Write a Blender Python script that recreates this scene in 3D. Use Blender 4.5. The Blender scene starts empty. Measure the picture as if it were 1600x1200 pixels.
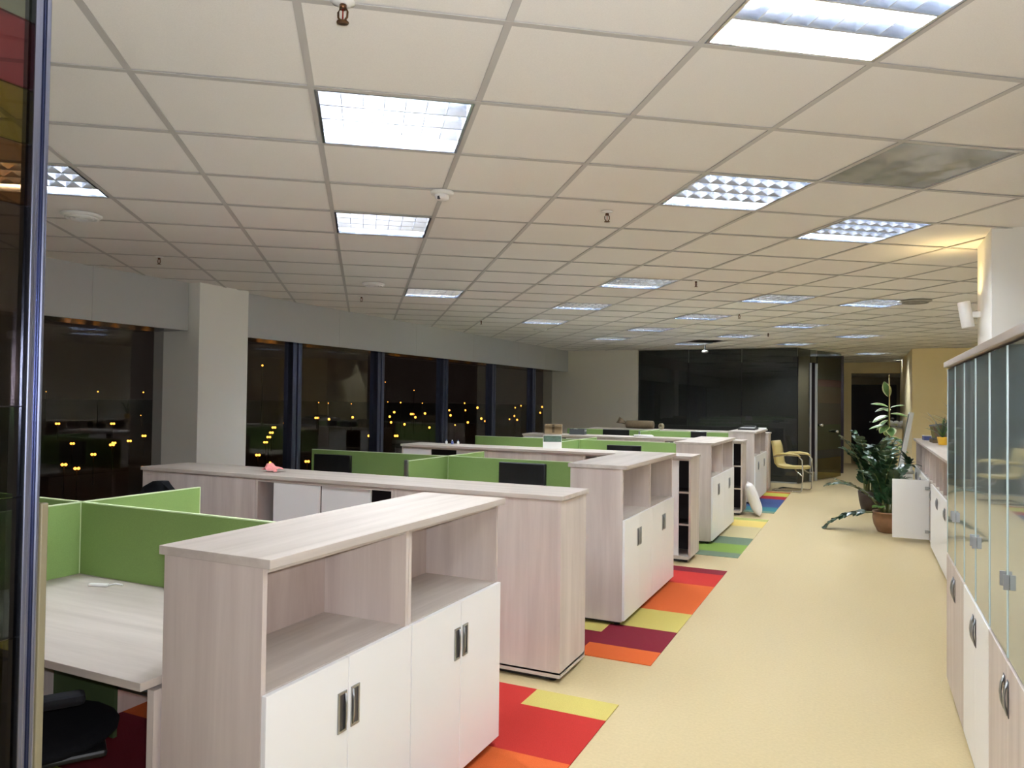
import bpy, bmesh, math, random
from math import radians as R, sin, cos, pi
from mathutils import Vector, Matrix

sc = bpy.context.scene
COL = sc.collection
rnd = random.Random(7)

# ------------------------------------------------------------------ camera, world, exposure
FPX, PITCH, ROLL, YAW, EYE = 1165.25, 0.0207, 0.0126, R(25.2), 1.6
cam_d = bpy.data.cameras.new('camera')
cam_d.sensor_width = 36.0
cam_d.lens = 36.0 * FPX / 1600.0
cam_d.clip_start = 0.02
cam_d.clip_end = 5000
cam = bpy.data.objects.new('camera', cam_d)
COL.objects.link(cam)
_f = Vector((0, cos(PITCH), sin(PITCH)))
_u0 = Vector((0, -sin(PITCH), cos(PITCH)))
_r0 = Vector((1, 0, 0))
_r = _r0 * cos(ROLL) + _u0 * sin(ROLL)
_u = -_r0 * sin(ROLL) + _u0 * cos(ROLL)
_m = Matrix(((_r.x, _u.x, -_f.x), (_r.y, _u.y, -_f.y), (_r.z, _u.z, -_f.z)))
cam.matrix_world = Matrix.Translation((0, 0, EYE)) @ (Matrix.Rotation(YAW, 3, 'Z') @ _m).to_4x4()
sc.camera = cam

world = bpy.data.worlds.new('night_sky')
sc.world = world
world.use_nodes = True
_bg = world.node_tree.nodes['Background']
_bg.inputs[0].default_value = (0.55, 0.36, 0.30, 1)
_bg.inputs[1].default_value = 0.011

sc.view_settings.view_transform = 'Standard'
sc.view_settings.look = 'None'
sc.view_settings.gamma = 1.0
sc.view_settings.use_curve_mapping = False
sc.view_settings.exposure = 0.54
sc.cycles.diffuse_bounces = 8
sc.cycles.max_bounces = 16
sc.cycles.transparent_max_bounces = 24
TUBE = 105.0          # radiance of the fluorescent tubes
FLASH = 32.0         # the camera's own flash (watts)

fl = bpy.data.lights.new('camera_flash', 'AREA')
fl.shape = 'RECTANGLE'
fl.size, fl.size_y = 0.035, 0.02
fl.energy = FLASH
fl.color = (0.93, 0.94, 1.0)
flo = bpy.data.objects.new('camera_flash', fl)
COL.objects.link(flo)
flo.matrix_world = cam.matrix_world @ Matrix.Translation((0.03, 0.045, 0.03))


# ------------------------------------------------------------------ materials
def lin(c):
    return tuple(((v / 255) / 12.92 if v / 255 <= 0.04045 else ((v / 255 + 0.055) / 1.055) ** 2.4) for v in c) + (1.0,)


def mat(name, rgb, rough=0.5, metal=0.0, spec=0.5, coat=0.0, emit=None, noise=0.0, nscale=40.0, bump=0.0):
    m = bpy.data.materials.new(name)
    m.use_nodes = True
    nt = m.node_tree
    b = nt.nodes['Principled BSDF']
    b.inputs['Base Color'].default_value = lin(rgb)
    b.inputs['Roughness'].default_value = rough
    b.inputs['Metallic'].default_value = metal
    b.inputs['Specular IOR Level'].default_value = spec
    b.inputs['Coat Weight'].default_value = coat
    if emit:
        b.inputs['Emission Color'].default_value = emit[0] + (1.0,)
        b.inputs['Emission Strength'].default_value = emit[1]
    if noise or bump:
        tc = nt.nodes.new('ShaderNodeTexCoord')
        n = nt.nodes.new('ShaderNodeTexNoise')
        n.inputs['Scale'].default_value = nscale
        n.inputs['Detail'].default_value = 4
        nt.links.new(tc.outputs['Object'], n.inputs['Vector'])
        if noise:
            ramp = nt.nodes.new('ShaderNodeValToRGB')
            c = lin(rgb)
            ramp.color_ramp.elements[0].position = 0.3
            ramp.color_ramp.elements[1].position = 0.7
            ramp.color_ramp.elements[0].color = tuple(v * (1 - noise) for v in c[:3]) + (1,)
            ramp.color_ramp.elements[1].color = tuple(min(1, v * (1 + noise)) for v in c[:3]) + (1,)
            nt.links.new(n.outputs['Fac'], ramp.inputs['Fac'])
            nt.links.new(ramp.outputs['Color'], b.inputs['Base Color'])
        if bump:
            bp = nt.nodes.new('ShaderNodeBump')
            bp.inputs['Strength'].default_value = bump
            bp.inputs['Distance'].default_value = 0.002
            nt.links.new(n.outputs['Fac'], bp.inputs['Height'])
            nt.links.new(bp.outputs['Normal'], b.inputs['Normal'])
    return m


def wood(name, scale, c0=(168, 148, 140), c1=(203, 186, 174), rough=0.45):
    """ash laminate; scale = noise frequency per local axis (low along the grain)"""
    m = bpy.data.materials.new(name)
    m.use_nodes = True
    nt = m.node_tree
    b = nt.nodes['Principled BSDF']
    b.inputs['Roughness'].default_value = rough
    b.inputs['Specular IOR Level'].default_value = 0.4
    tc = nt.nodes.new('ShaderNodeTexCoord')
    oi = nt.nodes.new('ShaderNodeObjectInfo')
    mp = nt.nodes.new('ShaderNodeMapping')
    mp.inputs['Scale'].default_value = scale
    add = nt.nodes.new('ShaderNodeVectorMath')
    add.operation = 'ADD'
    mul = nt.nodes.new('ShaderNodeMath')
    mul.operation = 'MULTIPLY'
    mul.inputs[1].default_value = 37.0
    nt.links.new(oi.outputs['Random'], mul.inputs[0])
    nt.links.new(tc.outputs['Object'], mp.inputs['Vector'])
    nt.links.new(mp.outputs['Vector'], add.inputs[0])
    nt.links.new(mul.outputs[0], add.inputs[1])
    n = nt.nodes.new('ShaderNodeTexNoise')
    n.inputs['Scale'].default_value = 1.0
    n.inputs['Detail'].default_value = 5
    n.inputs['Roughness'].default_value = 0.6
    n.inputs['Distortion'].default_value = 0.3
    nt.links.new(add.outputs[0], n.inputs['Vector'])
    ramp = nt.nodes.new('ShaderNodeValToRGB')
    ramp.color_ramp.elements[0].position = 0.32
    ramp.color_ramp.elements[1].position = 0.68
    ramp.color_ramp.elements[0].color = lin(c0)
    ramp.color_ramp.elements[1].color = lin(c1)
    nt.links.new(n.outputs['Fac'], ramp.inputs['Fac'])
    nt.links.new(ramp.outputs['Color'], b.inputs['Base Color'])
    return m


def glass(name, tint=(1, 1, 1), rough=0.0, ior=1.5, haze=0.0):
    """clear pane: tinted straight-through transmission plus Fresnel mirror"""
    m = bpy.data.materials.new(name)
    m.use_nodes = True
    nt = m.node_tree
    nt.nodes.clear()
    out = nt.nodes.new('ShaderNodeOutputMaterial')
    tr = nt.nodes.new('ShaderNodeBsdfTransparent')
    tr.inputs[0].default_value = tuple(tint) + (1,)
    gl = nt.nodes.new('ShaderNodeBsdfGlossy')
    gl.inputs['Roughness'].default_value = rough
    lw = nt.nodes.new('ShaderNodeLayerWeight')      # Schlick: F0 + (1 - F0) * facing^5
    lw.inputs['Blend'].default_value = 0.5
    pw = nt.nodes.new('ShaderNodeMath')
    pw.operation = 'POWER'
    pw.inputs[1].default_value = 5.0
    ma = nt.nodes.new('ShaderNodeMath')
    ma.operation = 'MULTIPLY_ADD'
    f0 = ((ior - 1) / (ior + 1)) ** 2
    ma.inputs[1].default_value = 1 - f0
    ma.inputs[2].default_value = f0
    nt.links.new(lw.outputs['Facing'], pw.inputs[0])
    nt.links.new(pw.outputs[0], ma.inputs[0])
    mx = nt.nodes.new('ShaderNodeMixShader')
    nt.links.new(ma.outputs[0], mx.inputs[0])
    last = tr.outputs[0]
    if haze:
        df = nt.nodes.new('ShaderNodeBsdfDiffuse')
        df.inputs[0].default_value = (0.6, 0.62, 0.6, 1)
        hx = nt.nodes.new('ShaderNodeMixShader')
        hx.inputs[0].default_value = haze
        nt.links.new(tr.outputs[0], hx.inputs[1])
        nt.links.new(df.outputs[0], hx.inputs[2])
        last = hx.outputs[0]
    nt.links.new(last, mx.inputs[1])
    nt.links.new(gl.outputs[0], mx.inputs[2])
    nt.links.new(mx.outputs[0], out.inputs[0])
    return m


M = {}
M['wood_v'] = wood('ash_wood_upright', (10, 10, 0.7), (186, 172, 165), (208, 196, 188))
M['wood_y'] = wood('ash_wood_along_y', (12, 0.8, 12), (176, 165, 156), (198, 188, 179))
M['wood_x'] = wood('ash_wood_along_x', (0.8, 12, 12), (176, 165, 156), (198, 188, 179))
M['wood_in'] = wood('ash_wood_inside', (9, 9, 0.9), (178, 160, 150), (198, 182, 172))
M['white'] = mat('white_laminate', (234, 233, 233), 0.35, spec=0.45)
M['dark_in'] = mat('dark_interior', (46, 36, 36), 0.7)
M['black'] = mat('black_plastic', (16, 16, 18), 0.5)
M['blackf'] = mat('black_fabric', (14, 14, 18), 0.9, spec=0.2, noise=0.3, nscale=300)
M['screen'] = mat('monitor_black', (10, 10, 12), 0.35)
M['chrome'] = mat('chrome', (225, 225, 225), 0.12, 1.0)
M['alu'] = mat('aluminium', (168, 170, 172), 0.35, 1.0)
M['alu_d'] = mat('handle_recess', (92, 92, 98), 0.4, 0.8)
M['alu_blue'] = mat('anodised_frame', (146, 152, 178), 0.25, 1.0)
M['green'] = mat('green_screen_fabric', (130, 158, 92), 0.8, spec=0.2, noise=0.08, nscale=400)
M['green_edge'] = mat('pale_green_edge', (205, 222, 178), 0.5)
M['ceil'] = mat('ceiling_tile', (232, 230, 226), 0.9, spec=0.1, noise=0.03, nscale=260, bump=0.3)
M['grid'] = mat('ceiling_grid', (186, 184, 181), 0.5)
M['plenum'] = mat('dark_plenum', (30, 24, 20), 0.95)
M['lino'] = mat('cream_linoleum', (184, 166, 126), 0.42, spec=0.35, noise=0.05, nscale=60)
M['wall'] = mat('wall_paint', (230, 226, 214), 0.85, spec=0.2)
M['wallwarm'] = mat('wall_paint_cream', (248, 232, 186), 0.85, spec=0.2)
M['soffit'] = mat('grey_soffit_panel', (186, 188, 188), 0.6)
M['column'] = mat('column_plaster', (240, 240, 234), 0.85)
M['lobby'] = mat('lobby_wall', (176, 166, 146), 0.85)
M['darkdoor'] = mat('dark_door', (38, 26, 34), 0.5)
M['mull'] = mat('mullion_metal', (84, 88, 110), 0.33, 0.85)
M['head'] = mat('window_head_metal', (40, 40, 46), 0.12, 0.6)
M['pane'] = glass('window_glass', (0.86, 0.86, 0.86), 0.0, 1.5)
M['pglass'] = glass('partition_glass', (0.80, 0.84, 0.82), 0.0, 1.45)
M['dglass'] = glass('smoked_partition_glass', (0.30, 0.32, 0.30), 0.02, 1.5, haze=0.035)  # haze stands in for faint ambient light and reflection on the pane
M['clear'] = glass('clear_plastic', (0.92, 0.92, 0.90), 0.05, 1.45, haze=0.55)
M['cabglass'] = mat('satin_cabinet_glass', (128, 142, 142), 0.07, spec=0.9, coat=0.5)
M['glassedge'] = mat('polished_glass_edge', (190, 206, 204), 0.25)
M['tube'] = mat('fluorescent_tube', (255, 255, 255), 0.4, emit=((0.91, 0.965, 1.0), TUBE))
M['louv'] = mat('bright_louvre', (218, 224, 236), 0.19, 1.0)
M['tray'] = mat('bright_reflector', (225, 230, 240), 0.3, 1.0)
M['lamp_w'] = mat('white_enamel', (232, 232, 230), 0.4)
M['brass'] = mat('sprinkler_brass', (104, 76, 54), 0.35, 0.8)
M['redglass'] = mat('sprinkler_bulb', (140, 26, 22), 0.1)
M['terra'] = mat('terracotta', (120, 84, 54), 0.55, noise=0.12, nscale=20)
M['darkpot'] = mat('dark_pot', (44, 30, 26), 0.5)
M['soil'] = mat('soil', (46, 34, 26), 0.95, noise=0.3, nscale=80)
M['leaf_d'] = mat('dark_glossy_leaf', (34, 62, 36), 0.28, spec=0.6, noise=0.25, nscale=14)
M['leaf_m'] = mat('mid_green_leaf', (72, 108, 46), 0.35, spec=0.5, noise=0.2, nscale=16)
M['leaf_c'] = mat('cream_leaf_edge', (196, 200, 150), 0.4)
M['stem'] = mat('plant_stem', (92, 96, 48), 0.6)
M['stake'] = mat('bamboo_stake', (172, 146, 82), 0.6)
M['yellow'] = mat('yellow_glaze', (226, 176, 46), 0.3)
M['ochre'] = mat('ochre_leatherette', (180, 162, 102), 0.45, spec=0.5)
M['card'] = mat('brown_cardboard', (160, 136, 100), 0.8, noise=0.06, nscale=30)
M['card_d'] = mat('brown_card_dark', (92, 76, 52), 0.8, noise=0.1, nscale=30)
M['paper'] = mat('white_paper', (232, 230, 226), 0.7)
M['pink'] = mat('pink_cloth', (222, 142, 140), 0.85, noise=0.1, nscale=60)
M['greydark'] = mat('dark_grey_plastic', (66, 70, 70), 0.5)
M['blue'] = mat('dull_blue', (92, 104, 168), 0.5)
M['photo'] = mat('dark_green_print', (52, 76, 58), 0.5, noise=0.5, nscale=60)
M['pillow'] = mat('white_cotton', (232, 228, 226), 0.8, bump=0.3, nscale=30)
M['grey'] = mat('grey_metal', (130, 134, 138), 0.4, 0.5)
M['duct'] = mat('duct_grey', (150, 146, 136), 0.6, noise=0.15, nscale=6)
M['beige'] = mat('beige_strip', (150, 138, 108), 0.5)
M['strip'] = mat('dull_strip', (104, 96, 72), 0.5)
M['green_shaded'] = mat('shaded_green_panel', (66, 84, 50), 0.7)  # divider green with the under-desk shade put into its colour
M['ground'] = mat('city_ground', (30, 22, 20), 0.9, noise=0.6, nscale=0.02)
M['sodium'] = mat('sodium_lamp', (255, 170, 60), 0.5, emit=((1.0, 0.36, 0.045), 4.5))
M['warmbulb'] = mat('warm_bulb', (255, 220, 150), 0.5, emit=((1.0, 0.72, 0.30), 380.0))
M['pole'] = mat('lamp_post', (20, 18, 18), 0.6)
M['bam1'] = mat('olive_slat', (112, 104, 56), 0.5)
M['bam2'] = mat('brown_slat', (92, 70, 48), 0.5)


def film(name, c):
    return glass(name, c, 0.0, 1.45)


FILMS = {
    'grey': film('grey_film', (0.62, 0.66, 0.62)),
    'red': film('red_film', (0.58, 0.26, 0.29)),
    'yellow': film('yellow_film', (0.52, 0.46, 0.20)),
    'orange': film('orange_film', (0.48, 0.33, 0.19)),
    'brown': film('brown_film', (0.42, 0.37, 0.34)),
    'green': film('green_film', (0.36, 0.46, 0.27)),
    'green2': film('deep_green_film', (0.20, 0.27, 0.15)),
    'yellow2': film('deep_yellow_film', (0.27, 0.25, 0.09)),
    'grey2': film('deep_grey_film', (0.22, 0.24, 0.22)),
    'blue': film('blue_film', (0.26, 0.32, 0.46)),
}

CARP = {k: mat('carpet_' + k, c, 0.95, spec=0.1, noise=0.12, nscale=220, bump=0.5) for k, c in {
    'red': (152, 40, 34), 'orange': (180, 84, 40), 'yellow': (178, 164, 92), 'maroon': (102, 28, 38),
    'lime': (106, 128, 58), 'slate': (92, 106, 88), 'beige': (178, 166, 128), 'gold': (196, 172, 98),
    'olive': (150, 156, 92), 'teal': (46, 96, 100), 'blue': (52, 66, 104), 'wine': (140, 36, 44),
    'citron': (166, 164, 72), 'rust': (150, 62, 36)}.items()}


# ------------------------------------------------------------------ mesh helpers
class MB:
    def __init__(self):
        self.bm = bmesh.new()
        self.mats = []

    def mi(self, m):
        if m not in self.mats:
            self.mats.append(m)
        return self.mats.index(m)

    def _take(self, verts, m):
        i = self.mi(m)
        for f in {f for v in verts for f in v.link_faces}:
            f.material_index = i

    def box(self, x0, y0, z0, x1, y1, z1, m, bev=0.0, T=None):
        g = bmesh.ops.create_cube(self.bm, size=1.0)
        vs = g['verts']
        for v in vs:
            v.co = Vector((x0 + (v.co.x + .5) * (x1 - x0), y0 + (v.co.y + .5) * (y1 - y0), z0 + (v.co.z + .5) * (z1 - z0)))
        if bev:
            es = list({e for v in vs for e in v.link_edges})
            r = bmesh.ops.bevel(self.bm, geom=es, offset=bev, segments=2, affect='EDGES', profile=0.5)
            vs = list({v for f in r['faces'] for v in f.verts} | {v for v in vs if v.is_valid})
            vs = list({w for v in vs for f in v.link_faces for w in f.verts})
        self._take(vs, m)
        if T is not None:
            bmesh.ops.transform(self.bm, matrix=T, verts=vs)
        return self

    def cyl(self, p0, p1, r0, m, r1=None, n=16, smooth=True):
        p0, p1 = Vector(p0), Vector(p1)
        d = p1 - p0
        L = d.length
        q = d.to_track_quat('Z', 'Y').to_matrix().to_4x4()
        g = bmesh.ops.create_cone(self.bm, cap_ends=True, segments=n, radius1=r0, radius2=r0 if r1 is None else r1, depth=L,
                                  matrix=Matrix.Translation((p0 + p1) / 2) @ q)
        self._take(g['verts'], m)
        if smooth:
            for f in {f for v in g['verts'] for f in v.link_faces}:
                if len(f.verts) == 4:
                    f.smooth = True
        return self

    def sphere(self, c, r, m, sx=1, sy=1, sz=1, n=12):
        g = bmesh.ops.create_uvsphere(self.bm, u_segments=n, v_segments=max(6, n * 2 // 3), radius=r,
                                      matrix=Matrix.Translation(c) @ Matrix.Diagonal((sx, sy, sz, 1)))
        self._take(g['verts'], m)
        for f in {f for v in g['verts'] for f in v.link_faces}:
            f.smooth = True
        return self

    def lathe(self, prof, m, n=24, c=(0, 0, 0)):
        rings = []
        for r, z in prof:
            rings.append([self.bm.verts.new((c[0] + r * cos(2 * pi * k / n), c[1] + r * sin(2 * pi * k / n), c[2] + z)) for k in range(n)])
        i = self.mi(m)
        for a, b in zip(rings, rings[1:]):
            for k in range(n):
                f = self.bm.faces.new((a[k], a[(k + 1) % n], b[(k + 1) % n], b[k]))
                f.material_index = i
                f.smooth = True
        for ring, rev in ((rings[0], True), (rings[-1], False)):
            f = self.bm.faces.new(ring[::-1] if rev else ring)
            f.material_index = i
        return self

    def tube(self, pts, r, m, n=8):
        """swept tube; r a number or a list"""
        P = [Vector(p) for p in pts]
        rs = r if isinstance(r, (list, tuple)) else [r] * len(P)
        rings = []
        ref = Vector((0, 0, 1))
        for k, p in enumerate(P):
            t = (P[min(k + 1, len(P) - 1)] - P[max(k - 1, 0)]).normalized()
            if abs(t.dot(ref)) > 0.95:
                ref = Vector((1, 0, 0)) if abs(t.x) < 0.9 else Vector((0, 1, 0))
            a = t.cross(ref).normalized()
            b = a.cross(t).normalized()
            rings.append([self.bm.verts.new(p + (a * cos(2 * pi * j / n) + b * sin(2 * pi * j / n)) * rs[k]) for j in range(n)])
        i = self.mi(m)
        for a, b in zip(rings, rings[1:]):
            for j in range(n):
                f = self.bm.faces.new((a[j], a[(j + 1) % n], b[(j + 1) % n], b[j]))
                f.material_index = i
                f.smooth = True
        for ring in (rings[0][::-1], rings[-1]):
            self.bm.faces.new(ring).material_index = i
        return self

    def quad(self, pts, m):
        f = self.bm.faces.new([self.bm.verts.new(p) for p in pts])
        f.material_index = self.mi(m)
        return self

    def leaf(self, base, d, up, L, W, m, bend=0.25, edge=None, n=5, prof=None):
        """curved leaf blade made of a folded strip"""
        d = Vector(d).normalized()
        up = Vector(up)
        side = d.cross(up)
        if side.length < 1e-4:
            side = d.cross(Vector((1, 0, 0)))
        side.normalize()
        nrm = side.cross(d).normalized()
        base = Vector(base)
        rows = []
        for k in range(n + 1):
            t = k / n
            w = (prof(t) if prof else sin(pi * min(1, t * 0.93 + 0.05)) ** 0.75) * W / 2
            c = base + d * (L * t) - nrm * (bend * L * t * t)
            fold = nrm * (w * 0.25)
            if edge:
                rows.append([self.bm.verts.new(q) for q in (c - side * w + fold, c - side * w * .68 + fold * .68, c, c + side * w * .68 + fold * .68, c + side * w + fold)])
            else:
                rows.append([self.bm.verts.new(q) for q in (c - side * w + fold, c, c + side * w + fold)])
        im = self.mi(m)
        ie = self.mi(edge) if edge else im
        for a, b in zip(rows, rows[1:]):
            for j in range(len(a) - 1):
                f = self.bm.faces.new((a[j], a[j + 1], b[j + 1], b[j]))
                f.smooth = True
                f.material_index = ie if edge and j in (0, 3) else im
        return self

    def build(self, name, parent=None, mesh_only=False):
        me = bpy.data.meshes.new(name)
        bmesh.ops.recalc_face_normals(self.bm, faces=self.bm.faces)
        self.bm.to_mesh(me)
        self.bm.free()
        for m in self.mats:
            me.materials.append(m)
        o = bpy.data.objects.new(name, me)
        COL.objects.link(o)
        if parent is not None:
            o.parent = parent
        return o


def tag(o, label=None, cat=None, group=None, kind=None):
    if label:
        o['label'] = label
    if cat:
        o['category'] = cat
    if group:
        o['group'] = group
    if kind:
        o['kind'] = kind
    return o


def thing(name, label, cat, loc=(0, 0, 0), rz=0.0, group=None):
    o = bpy.data.objects.new(name, None)
    COL.objects.link(o)
    o.empty_display_size = 0.1
    o.location = loc
    o.rotation_euler = (0, 0, rz)
    return tag(o, label, cat, group)


KIDS = {}


def kids(o):
    return [c for c in bpy.data.objects if c.parent == o]


def dup(src, loc=None, rz=None, label=None, group=None):
    def rec(s, par):
        c = s.copy()
        COL.objects.link(c)
        c.parent = par
        for k in kids(s):
            rec(k, c)
        return c
    r = rec(src, None)
    if loc is not None:
        r.location = loc
    if rz is not None:
        r.rotation_euler = (0, 0, rz)
    if label:
        r['label'] = label
    if group:
        r['group'] = group
    return r


def struct(name, mb):
    return tag(mb.build(name), kind='structure')


# ------------------------------------------------------------------ room shell
CEIL = 2.7
XW = -6.0                      # soffit face
XG = -6.35                     # glass line
YE = 15.7                      # end wall

struct('floor', MB().box(-6.6, -4, -0.3, 3.0, 26.5, 0, M['lino']))

# suspended ceiling: square tiles 0.6 m, turned against the room
GA = 0.1958 + YAW
GO = Vector((-1.7794, 2.0715))
GI = Vector((cos(GA), sin(GA)))
GJ = Vector((-sin(GA), cos(GA)))


def cell(i, j):
    p = GO + GI * (0.6 * i) + GJ * (0.6 * j)
    return p


LIGHTS = {   # cell -> label
    (2, -2): 'large glaring louvred ceiling light cut off by the top edge of the photo',
    (0, 0): 'square louvred ceiling light with one bright streak, nearest whole one above the front cabinet',
    (-3, 2): 'louvred ceiling light half hidden by the glass partition frame at the far left',
    (0, 3): 'louvred ceiling light just beyond the streaked one, near the pale smoke detector',
    (3, 1): 'louvred ceiling light beside the clear plastic ceiling tile',
    (5, 2): 'louvred ceiling light nearest the white pillar on the right',
    (1, 8): 'small bluish louvred ceiling light closest to the window soffit',
    (4, 6): 'louvred ceiling light at the near end of the row of three over the middle bays',
    (4, 9): 'louvred ceiling light in the middle of the row of three over the middle bays',
    (4, 12): 'louvred ceiling light at the far end of the row of three, closest to the windows',
    (7, 7): 'louvred ceiling light at the near end of the row of four above the aisle edge',
    (7, 10): 'louvred ceiling light second in the row of four leading to the beige end wall',
    (7, 13): 'louvred ceiling light third in the row of four leading to the beige end wall',
    (7, 16): 'thin far louvred ceiling light nearest the beige end wall',
    (9, 7): 'louvred ceiling light beside the round greenish ceiling vent on the right',
    (10, 11): 'louvred ceiling light over the far aisle, first of the line toward the ceiling hole',
    (10, 14): 'louvred ceiling light over the far aisle, just before the dark ceiling hole',
    (10, 17): 'louvred ceiling light partly behind the dark hole in the far ceiling',
    (13, 13): 'louvred ceiling light over the aisle in front of the tall variegated plant',
    (13, 16): 'louvred ceiling light above the corner of the dark glass room',
    (18, 19): 'last thin louvred ceiling light in front of the lobby lintel',
    (22, 22): 'sliver of a ceiling light half behind the yellow wall corner',
}
HOLE = (10, 16)
CLEAR = (4, 0)


def clip(bm, co, no):
    geom = bm.verts[:] + bm.edges[:] + bm.faces[:]
    bmesh.ops.bisect_plane(bm, geom=geom, plane_co=co, plane_no=no, clear_outer=True)


mb = MB()
mg = MB()
FILL_BACK = ((-2, -8), (1, -8))     # added fill lights, unseen, for upright faces the others miss
FILL_RIGHT = ((8, 1), (11, 5), (15, 10))  # unseen fill lights added to brighten the cream wall and pillar
skip = set(LIGHTS) | {HOLE, CLEAR} | set(FILL_BACK) | set(FILL_RIGHT)
mb.mi(M['ceil'])
i0, i1, j0, j1 = -16, 34, -22, 50
for i in range(i0, i1):
    for j in range(j0, j1):
        c = cell(i + .5, j + .5)
        if not (-7.2 < c.x < 3.8 and -4.6 < c.y < 22.8) or (i, j) in skip:
            continue
        g = 0.008
        dz = rnd.uniform(0, 0.003)
        ps = [cell(i + a, j + b) for a, b in ((g, g), (1 - g, g), (1 - g, 1 - g), (g, 1 - g))]
        mb.quad([(p.x, p.y, CEIL + 0.004 + dz) for p in ps[::-1]], M['ceil'])
for i in range(i0, i1 + 1):
    a, b = cell(i, j0), cell(i, j1)
    n = GI * 0.012
    mg.quad([(a.x - n.x, a.y - n.y, CEIL), (b.x - n.x, b.y - n.y, CEIL), (b.x + n.x, b.y + n.y, CEIL), (a.x + n.x, a.y + n.y, CEIL)], M['grid'])
for j in range(j0, j1 + 1):
    a, b = cell(i0, j), cell(i1, j)
    n = GJ * 0.012
    mg.quad([(a.x - n.x, a.y - n.y, CEIL - .0006), (b.x - n.x, b.y - n.y, CEIL - .0006), (b.x + n.x, b.y + n.y, CEIL - .0006), (a.x + n.x, a.y + n.y, CEIL - .0006)], M['grid'])
for q in (mb, mg):
    clip(q.bm, (-6.5, 0, 0), (-1, 0, 0))
    clip(q.bm, (2.62, 0, 0), (1, 0, 0))
    clip(q.bm, (0, -3.9, 0), (0, -1, 0))
    clip(q.bm, (0, 22.0, 0), (0, 1, 0))
# give the tiles a body so that they are slabs, not sheets
r = bmesh.ops.extrude_face_region(mb.bm, geom=mb.bm.faces[:])
for v in [v for v in r['geom'] if isinstance(v, bmesh.types.BMVert)]:
    v.co.z += 0.016
r = bmesh.ops.extrude_face_region(mg.bm, geom=mg.bm.faces[:])
for v in [v for v in r['geom'] if isinstance(v, bmesh.types.BMVert)]:
    v.co.z += 0.003
struct('ceiling', mb)
struct('trim_1', mg)                                     # the T-bar grid
struct('ceiling_void', MB().box(-6.6, -4.0, 3.02, 2.8, 22.4, 3.1, M['plenum']))

# walls
struct('wall_front', MB().box(-6.6, -4.1, 0, 3.0, -3.9, 3.02, M['wall']))
struct('wall_right', MB().box(2.6, -4, 0, 2.8, 22, 3.02, M['wall']))
mb = MB()
mb.box(-6.6, YE, 0, -4.40, YE + 0.25, 3.02, M['wall'])
struct('wall_back', mb)
struct('wall_alcove', MB().box(0.88, 16.68, 0, 2.6, 16.9, 3.02, M['wallwarm']).box(0.88, 16.9, 0, 1.0, 22.0, 3.02, M['wallwarm']))
# lintel, jamb and lobby beyond
struct('wall_lintel', MB().box(-1.3, 22.0, 2.42, 1.3, 22.2, 3.02, M['wallwarm']).box(-0.46, 22.0, 0, -0.28, 22.2, 2.42, M['wallwarm'])
       .box(-2.4, 22.0, 0, -1.3, 22.2, 3.02, M['lobby']))
struct('wall_lobby', MB().box(-2.4, 25.6, 0, 2.4, 25.8, 2.6, M['lobby']).box(1.25, 22.2, 0, 1.4, 25.6, 2.6, M['lobby'])
       .box(-2.4, 22.2, 0, -2.3, 25.6, 2.6, M['lobby']))
struct('ceiling_lobby', MB().box(-2.4, 22.2, 2.42, 1.4, 25.6, 2.5, M['ceil']))
d = struct('door_1', MB().box(-0.37, 25.55, 0, 0.93, 25.6, 2.2, M['darkdoor']).box(-0.43, 25.53, 0, -0.37, 25.6, 2.26, M['lobby'])
           .box(0.93, 25.53, 0, 0.99, 25.6, 2.26, M['lobby']).box(-0.43, 25.53, 2.2, 0.99, 25.6, 2.26, M['lobby']))
MB().cyl((0.2, 25.5, 1.05), (0.32, 25.5, 1.05), 0.012, M['chrome'], n=8).cyl((0.2, 25.5, 1.05), (0.2, 25.56, 1.05), 0.012, M['chrome'], n=8).build('door_handle', d)

# window wall: sill, soffit, column, window frames
struct('wall_left', MB().box(-6.55, -4, 0, -6.2, YE, 0.22, M['wall']))
mb = MB()
ys = [-4, -2.2, -0.4, 1.4, 3.2, 4.25, 5.26]
for a, b in zip(ys, ys[1:]):
    mb.box(XW - 0.03, a + .0015, 2.235, XW, b - .0015, CEIL + 0.02, M['soffit'])
ys = [5.93, 7.6, 9.4, 11.2, 13.0, 14.4, YE]
for a, b in zip(ys, ys[1:]):
    mb.box(XW - 0.03, a + .0015, 2.235, XW, b - .0015, CEIL + 0.02, M['soffit'])
mb.box(XG - 0.1, 5.23, 2.235, XW - 0.03, 5.26, CEIL, M['soffit'])
struct('soffit', mb)
struct('trim_2', MB().box(XG - 0.12, -4, 2.238, XW - 0.03, 5.26, 2.27, M['head']).box(XG - 0.12, 5.93, 2.238, XW - 0.03, YE, 2.27, M['head']))
struct('pillar_window', MB().box(-6.5, 5.28, 0, -5.87, 5.92, CEIL + .03, M['column'], 0.004))
struct('pillar_aisle', MB().box(0.725, 5.48, 0, 1.34, 6.1, CEIL + .03, M['column'], 0.004))

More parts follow.
